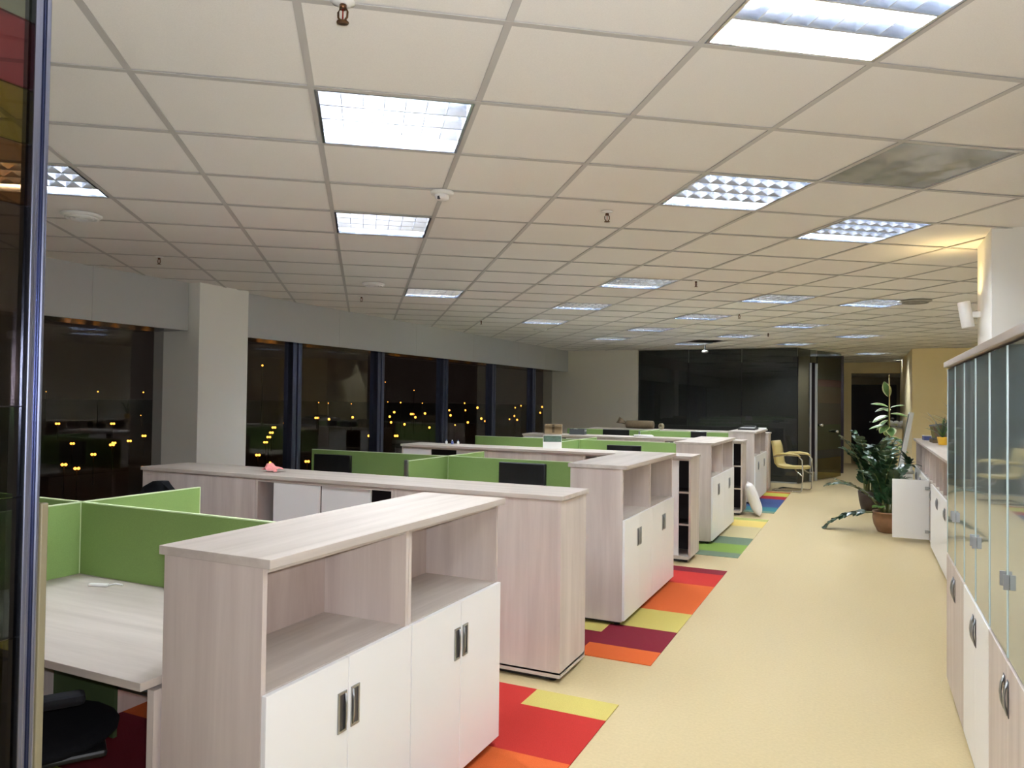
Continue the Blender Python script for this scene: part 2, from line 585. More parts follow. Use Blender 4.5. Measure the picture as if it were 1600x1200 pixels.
edges = [-1.85, -0.05, 1.75, 3.55, 5.35, 7.16, 8.92, 10.76, 12.56, 14.46, YE + 0.0]
for n, (a, b) in enumerate(zip(edges, edges[1:])):
    mb = MB()
    for yy in ((a + 0.012, b - 0.082) if n not in (3, 9) else (a + 0.012,)):
        mb.box(XG - 0.07, yy, 0.2, XG + 0.07, yy + 0.07, 2.26, M['mull'], 0.006)
    mb.box(XG - 0.05, a + .08, 0.2, XG + 0.05, b - .08, 0.27, M['mull'])
    w = struct('window_%d' % (n + 1), mb)
    MB().box(XG - 0.006, a + .08, 0.27, XG, b - .08, 2.26, M['pane']).build('window_pane', w)
    MB().box(XG - 0.02, a - 0.012, 0.2, XG + 0.0, a + 0.012, 2.26, M['black']).build('gasket', w)

# city at night outside
struct('ground', MB().box(-3500, -2500, -24.4, 60, 3500, -24.0, M['ground']))


# ------------------------------------------------------------------ luminaires
def make_luminaire(label):
    t = thing('ceiling_light', label, 'light')
    mb = MB()
    h = 0.292
    for a in (0, 1):
        s = -1 if a == 0 else 1
        mb.box(min(s * h, s * (h - .014)), -h, 0.0, max(s * h, s * (h - .014)), h, 0.11, M['louv'])
        mb.box(-h + .014, min(s * h, s * (h - .014)), 0.0, h - .014, max(s * h, s * (h - .014)), 0.11, M['louv'])
    mb.box(-h, -h, 0.11, h, h, 0.12, M['tray'])
    mb.build('housing', t)
    mb = MB()
    for k in range(1, 4):
        y = -0.278 + 0.139 * k
        # tapered lengthwise blade
        i = mb.mi(M['louv'])
        v = [mb.bm.verts.new(p) for p in ((-.278, y - .003, .004), (.278, y - .003, .004), (.278, y + .003, .004), (-.278, y + .003, .004),
                                          (-.278, y - .018, .054), (.278, y - .018, .054), (.278, y + .018, .054), (-.278, y + .018, .054))]
        for q in ((0, 3, 2, 1), (4, 5, 6, 7), (0, 1, 5, 4), (2, 3, 7, 6), (0, 4, 7, 3), (1, 2, 6, 5)):
            mb.bm.faces.new([v[w] for w in q]).material_index = i
    for k in range(1, 7):
        x = -0.278 + 0.556 / 7 * k
        mb.box(x - .0012, -.278, .006, x + .0012, .278, .038, M['louv'])
    mb.build('louvre', t)
    for k in range(4):
        y = -0.2085 + 0.139 * k
        MB().cyl((-.27, y, .068), (.27, y, .068), 0.013, M['tube'], n=8).build('fluorescent_tube', t)
    return t


lum = None
for (i, j), lab in LIGHTS.items():
    c = cell(i + .5, j + .5)
    if lum is None:
        lum = make_luminaire(lab)
        lum.location = (c.x, c.y, CEIL)
        lum.rotation_euler = (0, 0, GA)
    else:
        dup(lum, (c.x, c.y, CEIL), GA, lab)
    bpy.context.view_layer.update()
for o in [o for o in bpy.data.objects if o.name.split('.')[0] == 'ceiling_light']:
    o['group'] = 'recessed ceiling lights'
for i, j in FILL_BACK:
    c = cell(i + .5, j + .5)
    dup(lum, (c.x, c.y, CEIL), GA, 'added ceiling fill light over the room behind the photographer', 'added fill lights behind the photographer')
for i, j in FILL_RIGHT:
    c = cell(i + .5, j + .5)
    dup(lum, (c.x, c.y, CEIL), GA, 'added ceiling fill light over the room to the right of the white pillar, outside the photo', 'added fill lights right of the pillar')
lob = dup(lum, (0.98, 23.6, 2.418), GA, 'thin ceiling light in the dark lobby above the plant stake', 'lobby ceiling light')

# clear plastic tile with ducts above, open hole
c = cell(CLEAR[0] + .5, CLEAR[1] + .5)
t = thing('clear_ceiling_tile', 'clear crumpled plastic ceiling tile showing grey ducts above, near the top right', 'ceiling tile', (c.x, c.y, CEIL), GA)
mb = MB()
g = 10
vs = [[mb.bm.verts.new((-.288 + .576 * a / g, -.288 + .576 * b / g, .006 + (0.012 * sin(a * 1.7 + b) * cos(b * 1.1) if 0 < a < g and 0 < b < g else 0))) for b in range(g + 1)] for a in range(g + 1)]
for a in range(g):
    for b in range(g):
        f = mb.bm.faces.new((vs[a][b], vs[a + 1][b], vs[a + 1][b + 1], vs[a][b + 1]))
        f.smooth = True
mb.mi(M['clear'])
mb.build('plastic_sheet', t)
t = thing('ventilation_duct', 'grey duct and white box above the clear ceiling tile', 'duct', (c.x, c.y, CEIL + 0.06), GA)
MB().cyl((-.1, -.34, .14), (.32, .30, .14), 0.12, M['duct'], n=20).build('duct_pipe', t)
MB().box(-.14, -.06, .02, .06, .16, .12, M['lamp_w'], .004).build('junction_box', t)
MB().box(-.40, -.40, .262, .40, .40, .275, M['duct']).build('pale_backing', t)  # pale backing added to brighten the view through the clear tile
MB().lathe([(.09, 0), (.1, .01), (.1, .05), (.09, .06)], M['lamp_w'], 20, (.2, .12, .0)).build('duct_collar', t)


# ceiling fittings
def sprinkler(x, y, label):
    t = thing('sprinkler', label, 'sprinkler', (x, y, CEIL), rnd.uniform(0, 3), 'ceiling sprinklers')
    MB().lathe([(.034, 0), (.034, -.003), (.014, -.010), (.012, -.010)], M['lamp_w'], 16).build('escutcheon', t)
    mb = MB().cyl((0, 0, -.008), (0, 0, -.022), .010, M['brass'], n=10)
    for s in (-1, 1):
        mb.tube([(s * .008, 0, -.02), (s * .014, 0, -.03), (s * .013, 0, -.045), (s * .004, 0, -.056)], .003, M['brass'], 6)
    mb.build('sprinkler_frame', t)
    MB().lathe([(.004, -.056), (.017, -.058), (.017, -.060), (.004, -.061)], M['brass'], 14).build('deflector', t)
    MB().cyl((0, 0, -.022), (0, 0, -.05), .002, M['redglass'], n=8).build('glass_bulb', t)
    return t


for x, y, l in [(-1.31, 1.65, 'brass sprinkler with a red bulb at the very top of the photo'),
                (-1.35, 4.14, 'small dark sprinkler on the tile before the light beside the clear tile'),
                (-1.37, 6.8, 'small sprinkler just right of the near light of the row of three'),
                (-1.39, 9.55, 'tiny far sprinkler between two ceiling lights over the aisle'),
                (-4.93, 6.61, 'tiny sprinkler below the round vent near the window soffit'),
                (-5.07, 4.15, 'small sprinkler on the ceiling above the window column'),
                (-4.81, 9.19, 'tiny sprinkler left of the row of three lights, near the soffit'),
                (-1.35, 12.32, 'tiny distant sprinkler near the lights by the ceiling hole')]:
    sprinkler(x, y, l)


def disc(name, x, y, rad, label, cat, m='lamp_w', dome=True):
    t = thing(name, label, cat, (x, y, CEIL), 0, 'round ceiling fittings')
    MB().lathe([(rad, 0), (rad, -.008), (rad * .92, -.016), (rad * .5, -.018)], M[m], 28).build('rim', t)
    if dome:
        MB().lathe([(rad * .62, -.014), (rad * .6, -.036), (rad * .4, -.044), (.004, -.045)], M[m], 24).build('dome', t)
        MB().box(-.006, -rad * .62, -.046, .006, -rad * .45, -.03, M['alu_d']).build('indicator', t)
    else:
        mb = MB()
        for k in range(3):
            mb.lathe([(rad * (.8 - .22 * k), -.016), (rad * (.8 - .22 * k), -.026), (rad * (.72 - .22 * k), -.026), (rad * (.72 - .22 * k), -.016)], M[m], 24)
        mb.build('vent_rings', t)


disc('smoke_detector', -2.03, 3.41, .062, 'pale round smoke detector on the grid line between two lit ceiling lights', 'smoke detector')
disc('ceiling_vent', -4.34, 2.99, .115, 'round white ceiling vent just below the light at the far left', 'vent', dome=False)
disc('ceiling_vent', -4.27, 5.91, .11, 'round white ceiling vent before the bluish light near the soffit', 'vent', dome=False)
disc('ceiling_vent', -4.54, 10.65, .11, 'faint round ceiling vent under the far end of the row of three lights', 'vent', dome=False)
disc('ceiling_vent', 0.5, 8.96, .16, 'round greenish ceiling vent near the white wall lamp', 'vent', 'duct', dome=False)

t = thing('ceiling_camera', 'small pale dome hanging on a stalk beside the dark ceiling hole', 'camera', (-2.75, 14.55, CEIL))
MB().cyl((0, 0, 0), (0, 0, -.12), .012, M['greydark'], n=10).build('stalk', t)
MB().lathe([(.05, -.11), (.06, -.125), (.055, -.155), (.01, -.165)], M['duct'], 18).build('dome', t)

# wall lamp on the pillar
t = thing('wall_lamp', 'white tilted cylinder lamp fixed to the pillar, glowing on the ceiling', 'lamp', (0.725, 5.95, 2.22))
MB().box(-.05, -.02, -.02, 0, .02, .02, M['lamp_w'], .003).build('bracket', t)
T = Matrix.Translation((-.085, 0, 0)) @ Matrix.Rotation(R(-9), 4, 'Y')
mb = MB()
mb.lathe([(.036, -.09), (.04, -.085), (.04, .085), (.036, .09), (.034, .09), (.034, -.05), (.002, -.05)], M['lamp_w'], 20)
bmesh.ops.transform(mb.bm, matrix=T, verts=mb.bm.verts)
mb.build('lamp_tube', t)
mb = MB().sphere((0, 0, .055), .022, M['warmbulb'], n=10)
bmesh.ops.transform(mb.bm, matrix=T, verts=mb.bm.verts)
mb.build('bulb', t)


# ------------------------------------------------------------------ carpets of colour planks, one per bay
def carpet(label, y0, y1, rows, x_split=()):
    """rows: list of (y end, colour); x_split: (ya, yb, xa, xb, colour) patches"""
    mb = MB()
    ys = y0
    for ye, colr in rows:
        xs = [(-5.6, -1.155, colr)]
        for ya, yb, xa, xb, cc in x_split:
            if abs(ya - ys) < 1e-3:
                xs = [(-5.6, xa, colr), (xa, xb, cc)] + ([(xb, -1.155, colr)] if xb < -1.16 else [])
        for xa, xb, cc in xs:
            mb.box(xa, ys, 0.0005, xb, ye, 0.005, CARP[cc])
        ys = ye
    o = mb.build('carpet')
    return tag(o, label, 'carpet', 'striped carpets in the desk bays')


carpet('red, orange and yellow carpet under the front desk bay', 0.9, 3.82,
       [(1.2, 'maroon'), (1.6, 'beige'), (2.1, 'citron'), (2.6, 'maroon'), (3.1, 'orange'), (3.6, 'red'), (3.82, 'red')],
       [(3.6, 3.82, -1.62, -1.155, 'yellow'), (1.6, 2.1, -3.0, -2.3, 'rust')])
carpet('orange, maroon and yellow striped carpet beside the second aisle cabinet', 4.47, 7.28,
       [(4.72, 'maroon'), (4.96, 'maroon'), (5.18, 'maroon'), (5.67, 'yellow'), (6.6, 'orange'), (7.08, 'red'), (7.28, 'maroon')],
       [(4.47, 4.72, -1.63, -1.155, 'orange'), (4.96, 5.18, -2.2, -1.63, 'yellow')])
carpet('green, beige and yellow striped carpet beside the third aisle cabinet', 7.94, 10.72,
       [(8.18, 'slate'), (8.68, 'lime'), (9.14, 'slate'), (9.99, 'beige'), (10.52, 'gold'), (10.72, 'olive')])
carpet('blue, teal and red striped carpet near the ochre armchair', 11.37, 14.125,
       [(11.55, 'slate'), (12.0, 'teal'), (13.05, 'blue'), (13.45, 'wine'), (13.97, 'citron'), (14.125, 'rust')])


# ------------------------------------------------------------------ aisle cabinets: open niche above, two white doors below
def handle_plate(parent, y, z, h=.13, w=.044, side=1, m=None):
    """flush pull let into a door front facing +x"""
    mb = MB()
    b = .008
    mb.box(.0, y - w / 2, z - h / 2, .004, y + w / 2, z - h / 2 + b, M['alu'])
    mb.box(.0, y - w / 2, z + h / 2 - b, .004, y + w / 2, z + h / 2, M['alu'])
    mb.box(.0, y - w / 2, z - h / 2 + b, .004, y - w / 2 + b, z + h / 2 - b, M['alu'])
    mb.box(.0, y + w / 2 - b, z - h / 2 + b, .004, y + w / 2, z + h / 2 - b, M['alu'])
    mb.box(-.002, y - w / 2 + b, z - h / 2 + b, .0012, y + w / 2 - b, z + h / 2 - b, M['alu_d'])
    s = y + side * (w / 2 - b)
    mb.tube([(.003, s, z - h / 2 + b), (.008, s, z - h / 5), (.008, s, z + h / 5), (.003, s, z + h / 2 - b)], .0035, M['alu'], 6)
    o = mb.build('handle', parent)
    return o


def niche_cabinet(label, y0, w, group):
    t = thing('niche_cabinet', label, 'cabinet', (-1.538, y0, 0), 0, group)
    d = .395
    e = .018
    for yy in (0.001, w - e - .001):
        MB().box(-d, yy, .035, 0, yy + e, 1.112, M['wood_v']).build('side_panel', t)
    MB().box(-d, e, .035, -d + e, w - e, 1.112, M['wood_in']).build('back_panel', t)
    MB().box(-d + e, e, .035, -.001, w - e, .055, M['wood_y']).build('bottom_panel', t)
    MB().box(-d + e, e, .735, -.002, w - e, .755, M['wood_y']).build('shelf', t)
    MB().box(-d + e, e, 1.094, -.004, w - e, 1.112, M['wood_y']).build('top_rail', t)
    for k in (0, 1):
        ya = .003 + k * (w / 2 - .001)
        yb = w / 2 - .0015 if k == 0 else w - .003
        dr = MB().box(.001, ya, .045, .019, yb, .752, M['white'], .0015).build('door', t)
        hp = handle_plate(dr, w / 2 - .034 if k == 0 else w / 2 + .034, .585, side=1 if k == 0 else -1)
        hp.location = (.0195, 0, 0)
    for x in (-.05, -d + .05):
        for yy in (.06, w - .06):
            MB().cyl((x, yy, 0.005), (x, yy, .035), .022, M['black'], n=12).build('foot', t)
    MB().box(-d + .03, .02, .02, -.03, w - .02, .034, M['black']).build('plinth', t)
    return t


CY = [2.38, 5.88, 9.33, 12.96]         # middle of each bay
A0 = [(1.625, 3.135), (5.13, 6.65), (8.54, 10.08), (12.22, 13.72)]
ordn = ['front', 'second', 'third', 'fourth']
for k, (a, b) in enumerate(A0):
    w = (b - a) / 2
    for h in (0, 1):
        niche_cabinet(('%s half of the %s aisle cabinet, ash with open niche above white doors' % ('near' if h == 0 else 'far', ordn[k]))
                     , a + h * w, w, 'niche cabinets along the aisle')
    o = MB().box(-1.95, a - .006, 1.1125, -1.506, b + .01, 1.14, M['wood_y'], .0015).build('cabinet_top')
    tag(o, 'pale ash worktop lying across the %s aisle cabinet%s' % (ordn[k], ', largest in view' if k == 0 else ''), 'worktop', 'worktops on the aisle cabinets')


# ------------------------------------------------------------------ long rows between the bays
def row_cabinet(label, x0, x1, y0, front, doors, group):
    """1 m high cabinet; front=-1 faces the camera with sliding doors over dark shelves, +1 shows its back"""
    t = thing('sliding_door_cabinet', label, 'cabinet', (x0, y0, 0), 0, group)
    w, d, e = x1 - x0, .42, .02
    for xx in (0.001, w - e - .001):
        MB().box(xx, 0, .05, xx + e, d, 1.03, M['wood_v']).build('side_panel', t)
    ya, yb = (d - e, d) if front < 0 else (0, e)
    MB().box(e, ya, .05, w - e, yb, 1.03, M['wood_v']).build('back_panel', t)
    MB().box(e if front < 0 else 0.001, 0 if front < 0 else -.0, .03, w - e if front < 0 else w - .001, d, .06, M['wood_x']).build('bottom_panel', t)
    MB().box(.05, .03, .005, w - .05, d - .03, .03, M['black']).build('plinth', t)
    for xx in (.06, w - .06):
        for yy in (.05, d - .05):
            MB().cyl((xx, yy, 0.003), (xx, yy, .03), .022, M['black'], n=12).build('foot', t)
    if front < 0:
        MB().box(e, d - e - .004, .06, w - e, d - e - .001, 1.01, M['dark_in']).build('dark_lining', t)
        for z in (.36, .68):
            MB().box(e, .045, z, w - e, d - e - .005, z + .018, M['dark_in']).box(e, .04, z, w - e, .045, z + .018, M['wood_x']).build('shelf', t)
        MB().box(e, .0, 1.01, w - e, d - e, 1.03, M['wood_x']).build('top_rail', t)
        for n, (xa, xb) in enumerate(doors):
            yy = .004 + .017 * (n % 2)
            MB().box(xa - x0, yy, .062, xb - x0, yy + .015, 1.008, M['white'], .001).build('sliding_door', t)
    else:
        MB().box(e, e, 1.01, w - e, d, 1.03, M['wood_x']).build('top_rail', t)
    return t


S0 = [3.95, 7.47, 10.96, 14.14]
XS = [-4.95, -3.82, -2.67, -1.54]
for k, y in enumerate(S0):
    g = 'long cabinet rows between the bays'
    o_ = ordn[k]
    if k in (0, 3):
        row_cabinet('plain ash back of the cabinet at the window end of the %s long row' % o_, XS[0], XS[1], y, 1, [], g)
        row_cabinet('middle cabinet of the %s long row, two white sliding doors between dark gaps' % o_, XS[1], XS[2], y, -1, [(-3.66, -3.265), (-3.26, -2.865)], g)
        row_cabinet('plain ash end cabinet of the %s long row, standing at the aisle' % o_, XS[2], XS[3], y, 1, [], g)
    else:
        row_cabinet('window end cabinet of the %s long row, white doors with a dark gap between' % o_, XS[0], XS[1], y, -1, [(-4.93, -4.55), (-4.22, -3.84)], g)
        row_cabinet('middle cabinet of the %s long row showing its plain ash back' % o_, XS[1], XS[2], y, 1, [], g)
        row_cabinet('aisle end cabinet of the %s long row with dark open shelves beside white doors' % o_, XS[2], XS[3], y, -1, [(-2.52, -2.08), (-2.10, -1.665)], g)
    o = MB().box(XS[0] - .012, y - .012, 1.0305, XS[3] + .012, y + .432, 1.056, M['wood_x'], .0015).build('row_top')
    tag(o, 'long pale worktop on the %s cabinet row running from the windows to the aisle' % o_, 'worktop', 'worktops on the cabinet rows')


# ------------------------------------------------------------------ desks, green dividers
def desk(label, x0, x1, y0, y1, front, panel=None):
    t = thing('desk', label, 'desk', (x0, y0, 0), 0, 'desks in the bays')
    w, d = x1 - x0, y1 - y0
    MB().box(0, 0, .714, w, d, .74, M['wood_x'], .0015).build('desktop', t)
    MB().box(.05, d * .5 - .02, .60, w - .05, d * .5 + .01, .66, M['grey']).build('crossbar', t)
    MB().box(.03, .06, .685, w - .03, d - .06, .713, M['greydark']).build('frame', t)
    for xx in (.002, w - .03):
        MB().box(xx, .05 if front < 0 else .02, 0.006, xx + .028, d - (.02 if front < 0 else .05), .70, M['wood_v']).build('leg_panel', t)
    yb = d - .1 if front < 0 else .1
    MB().box(.05, yb, .30, w - .05, yb + .03, .36, M['grey']).build('cable_tray', t)
    if panel:
        MB().box(panel[0], yb - .03, .10, panel[1], yb - .012, .68, M['green_shaded']).build('modesty_panel', t)
    return t


def screen_panel(label, x0, y0, x1, y1, group, post=False):
    t = thing('divider_screen', label, 'divider', (x0, y0, 0), 0, group)
    dx, dy = x1 - x0, y1 - y0
    th = .009
    if abs(dx) > abs(dy):
        MB().box(0, -th, .7415, dx, th, 1.078, M['green']).build('fabric_panel', t)
        MB().box(0, -th, 1.0782, dx, th, 1.083, M['green_edge']).build('top_edge', t)
        MB().box(dx - .002, -th - .001, .742, dx + .003, th + .001, 1.083, M['green_edge']).build('end_edge', t)
    else:
        MB().box(-th, 0, .7415, th, dy, 1.078, M['green']).build('fabric_panel', t)
        MB().box(-th, 0, 1.0782, th, dy, 1.083, M['green_edge']).build('top_edge', t)
        MB().box(-th - .001, dy - .002, .742, th + .001, dy + .003, 1.083, M['green_edge']).build('end_edge', t)
        if post:
            MB().box(-.014, -.03, .7415, .014, -.003, 1.09, M['alu'], .003).build('end_post', t)
    return t


for k, cy in enumerate(CY):
    o_ = ordn[k]
    xm = -3.40
    for n, (x0, x1) in enumerate(((-4.86, xm - .005), (xm + .005, -1.945))):
        for f in (-1, 1):
            y0, y1 = (cy - .80, cy - .011) if f < 0 else (cy + .011, cy + .80)
            if k == 0 and n == 1 and f < 0:
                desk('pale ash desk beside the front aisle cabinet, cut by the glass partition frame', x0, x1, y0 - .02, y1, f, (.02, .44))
            else:
                desk('ash desk hidden behind the cabinet rows and green dividers', x0, x1, y0, y1, f)
    g = 'green dividers on the desks'
    screen_panel('long green divider beside the %s aisle cabinet' % o_, xm + .011, cy, -1.95, cy, g)
    screen_panel('long green divider toward the windows in the %s bay' % o_, -4.95, cy, xm - .011, cy, g)
    screen_panel('short green cross divider on the near side of the %s bay' % o_, xm, cy - .66, xm, cy - .011, g, True)
    screen_panel('short green cross divider on the far side of the %s bay, free end in view' % o_, xm, cy + .011, xm, cy + .70, g)


# ------------------------------------------------------------------ monitors
def monitor(label, x, y, w, top, rz=0.0):
    t = thing('monitor', label, 'monitor', (x, y, .741), rz, 'black monitors on the desks')
    h = w * .62
    z1 = top - .741
    mb = MB().box(-w / 2, -.02, z1 - h, w / 2, .02, z1, M['screen'], .008)
    mb.build('display', t)
    MB().box(-.03, .02, .02, .03, .045, z1 - h * .4, M['black'], .004).build('stand_neck', t)
    MB().box(-.11, -.06, 0, .11, .1, .015, M['black'], .005).build('stand_base', t)
    return t


monitor('black monitor before the green divider left of the second aisle cabinet', -2.54, 5.62, .42, 1.078)
monitor('dark monitor before the divider near the windows, behind the pink cloth', -4.49, 5.62, .42, 1.062)
monitor('black monitor peeping over the second row beside the desk calendar', -2.70, 9.05, .44, 1.045)
monitor('black monitor behind the third row, below the brown parcel', -3.92, 12.65, .48, 1.095)
monitor('thin black monitor top before the fourth aisle cabinet', -2.50, 12.72, .26, 1.10)


# ------------------------------------------------------------------ small things on the rows
def place(name, label, cat, loc, rz=0.0):
    return thing(name, label, cat, loc, rz)


Z1 = 1.0565
mb = MB()
g = 8
pts = {}
for a in range(g + 1):
    for b in range(g + 1):
        x, y = -.07 + .14 * a / g, -.05 + .10 * b / g
        z = .006 + .06 * math.exp(-((x + .01) ** 2 + (y) ** 2) / .0022) + .007 * sin(a * 2.1 + b) + .02 * max(0, (x + y)) / .12
        pts[a, b] = mb.bm.verts.new((x + .01 * sin(b * 1.3), y + .012 * sin(a * 1.1), max(.001, z)))
mb.mi(M['pink'])
for a in range(g):
    for b in range(g):
        f = mb.bm.faces.new((pts[a, b], pts[a + 1, b], pts[a + 1, b + 1], pts[a, b + 1]))
        f.smooth = True
o = mb.build('cloth')
o.location = (-3.86, 4.14, Z1)
tag(o, 'crumpled pink cloth on the front long row by the window column', 'cloth')

t = place('desk_calendar', 'tent desk calendar with dark green picture on the second long row', 'calendar', (-3.16, 7.80, Z1), R(24))
for s, mm in ((-1, 'paper'), (1, 'paper')):
    T = Matrix.Translation((0, s * .042, 0)) @ Matrix.Rotation(R(s * 17), 4, 'X')
    MB().box(-.105, -.0015, 0, .105, .0015, .155, M[mm], T=T).build('page', t)
T = Matrix.Translation((0, -.042, 0)) @ Matrix.Rotation(R(-17), 4, 'X')
MB().box(-.1, -.0026, .075, .1, -.0018, .15, M['photo'], T=T).build('picture', t)
for n, (x, c_) in enumerate(((-4.52, 'lamp_w'), (-4.44, 'blue'), (-4.36, 'lamp_w'))):
    t = place('bottle', ['tiny white bottle at the window end of the second row', 'tiny blue bottle between two white ones on the second row',
                         'tiny white bottle beside the blue one, nearer the aisle'][n], 'bottle', (x, 7.78, Z1))
    MB().lathe([(.014, 0), (.015, .005), (.015, .03), (.006, .038), (.006, .04)], M[c_], 12).build('bottle_body', t)
    MB().cyl((0, 0, .04), (0, 0, .05), .007, M['lamp_w' if c_ == 'blue' else 'blue'], n=10).build('cap', t)
t = place('cardboard_box', 'brown cardboard box on the third long row by the end window', 'box', (-4.52, 11.2, Z1), R(20))
MB().box(-.14, -.11, 0, .14, .11, .15, M['card'], .003).build('box_body', t)
MB().box(-.135, -.165, .12, .135, -.112, .124, M['card_d']).build('flap', t)
MB().box(-.02, -.1105, .02, .02, -.1, .15, M['card_d']).build('tape', t)
t = place('paper_tray', 'dark grey tray holding white papers on the third long row', 'tray', (-4.1, 11.2, Z1), R(8))
mb = MB().box(-.12, -.09, 0, .12, .09, .012, M['greydark'])
for q in ((-.12, -.09, -.11, .09), (.11, -.09, .12, .09), (-.11, -.09, .11, -.08), (-.11, .08, .11, .09)):
    mb.box(q[0], q[1], .012, q[2], q[3], .09, M['greydark'])
mb.build('tray_body', t)
mb = MB()
for k in range(4):
    mb.box(-.1 + .01 * k, -.07, .03 + .016 * k, .09 + .008 * k, .07, .034 + .016 * k, M['paper'], T=Matrix.Rotation(R(6 * k - 8), 4, 'Y'))
mb.build('papers', t)
t = place('paper_stack', 'white loose papers lying on the third long row', 'papers', (-3.05, 11.25, Z1), R(12))
mb = MB()
for k in range(6):
    mb.box(-.14, -.1, .0003 + .004 * k, .14, .1, .003 + .004 * k, M['paper'], T=Matrix.Rotation(R(5 * k - 12), 4, 'Z'))
mb.build('sheets', t)
t = place('parcel', 'brown wrapped parcel with a rough tail on the fourth long row', 'parcel', (-3.95, 14.3, Z1), R(-4))
mb = MB()
mb.lathe([(.05, -.28), (.075, -.27), (.08, -.1), (.082, .1), (.078, .26), (.06, .28)], M['card_d'], 18)
bmesh.ops.transform(mb.bm, matrix=Matrix.Translation((0, 0, .083)) @ Matrix.Rotation(R(90), 4, 'Y'), verts=mb.bm.verts)
mb.build('wrapped_roll', t)
mb = MB()
for k in range(9):
    mb.tube([(-.27, 0, .09), (-.36, .01 * (k - 4), .11 + .006 * k), (-.46, .022 * (k - 4), .11 + .014 * k)], [.018, .014, .005], M['card_d'], 6)
mb.build('ragged_tail', t)
t = place('tape_roll', 'pale ring of tape standing beside the brown parcel', 'tape', (-3.52, 14.28, Z1), R(-35))
mb = MB()
mb.lathe([(.035, -.025), (.058, -.025), (.058, .025), (.035, .025), (.035, -.0245)], M['beige'], 24)
bmesh.ops.transform(mb.bm, matrix=Matrix.Translation((0, 0, .0585)) @ Matrix.Rotation(R(90), 4, 'X'), verts=mb.bm.verts)
mb.build('tape_ring', t)
t = place('document_tray', 'black tray of papers on top of the fourth aisle cabinet', 'tray', (-1.74, 13.1, 1.1405), 0)
MB().box(-.15, -.2, 0, .12, .3, .03, M['black'], .004).build('tray_body', t)
MB().box(-.12, -.15, .031, .10, .1, .037, M['paper']).build('papers', t)
MB().box(-.1, .05, .038, .09, .28, .06, M['black'], .004).build('folder', t)
t = place('paper_stack', 'pale paper overhanging the far end of the fourth aisle cabinet', 'papers', (-1.63, 13.55, 1.1405), R(5))
MB().box(-.08, -.14, 0, .12, .14, .02, M['paper']).build('sheets', t)
for n, (yy, c_, l) in enumerate(((9.42, 'greydark', 'dark binder standing in the far niche of the third aisle cabinet'),
                                 (9.49, 'paper', 'pale binder next to the dark one in the third aisle cabinet niche'))):
    t = place('binder', l, 'binder', (-1.70, yy, .7555), 0)
    MB().box(-.12, -.03, 0, .12, .03, .29, M[c_], .003).build('cover', t)
    MB().box(.1201, -.018, .12, .122, .018, .22, M['paper' if n == 0 else 'greydark']).build('spine_label', t)
t = place('cable_cap', 'small white cable cap on the front desk against the green divider', 'cable cap', (-3.08, 2.26, .7405), R(20))
MB().box(-.06, -.012, 0, .03, .012, .012, M['lamp_w'], .004).build('cap_body', t)
MB().tube([(.03, 0, .006), (.06, .01, .012), (.09, .015, .006)], .004, M['lamp_w'], 6).build('cable', t)

# white pillow leaning on the third row's aisle end
mb = MB()
n = 14
gridv = {}
for s in (-1, 1):
    for a in range(n + 1):
        for b in range(n + 1):
            u, v = a / n * 2 - 1, b / n * 2 - 1
            th = .075 * ((1 - u ** 4) * (1 - v ** 4)) ** .6
            pin = 1 - .07 * (abs(u * v))
            if s == 1 and (a in (0, n) or b in (0, n)):
                gridv[s, a, b] = gridv[-1, a, b]
                continue
            wr = .006 * sin(7 * u + 3 * v) * (1 - max(abs(u), abs(v)))
            gridv[s, a, b] = mb.bm.verts.new((s * th + wr, u * .21 * (1 + .08 * v * v), .235 * v * pin * (1 + .06 * u * u)))
mb.mi(M['pillow'])
for s in (-1, 1):
    for a in range(n):
        for b in range(n):
            f = mb.bm.faces.new((gridv[s, a, b], gridv[s, a + 1, b], gridv[s, a + 1, b + 1], gridv[s, a, b + 1]))
            f.smooth = True
o = mb.build('pillow')
o.rotation_euler = (0, R(-19), R(10))
o.location = (-1.405, 11.12, .232)
tag(o, 'white pillow leaning on the aisle end of the third long row', 'pillow')


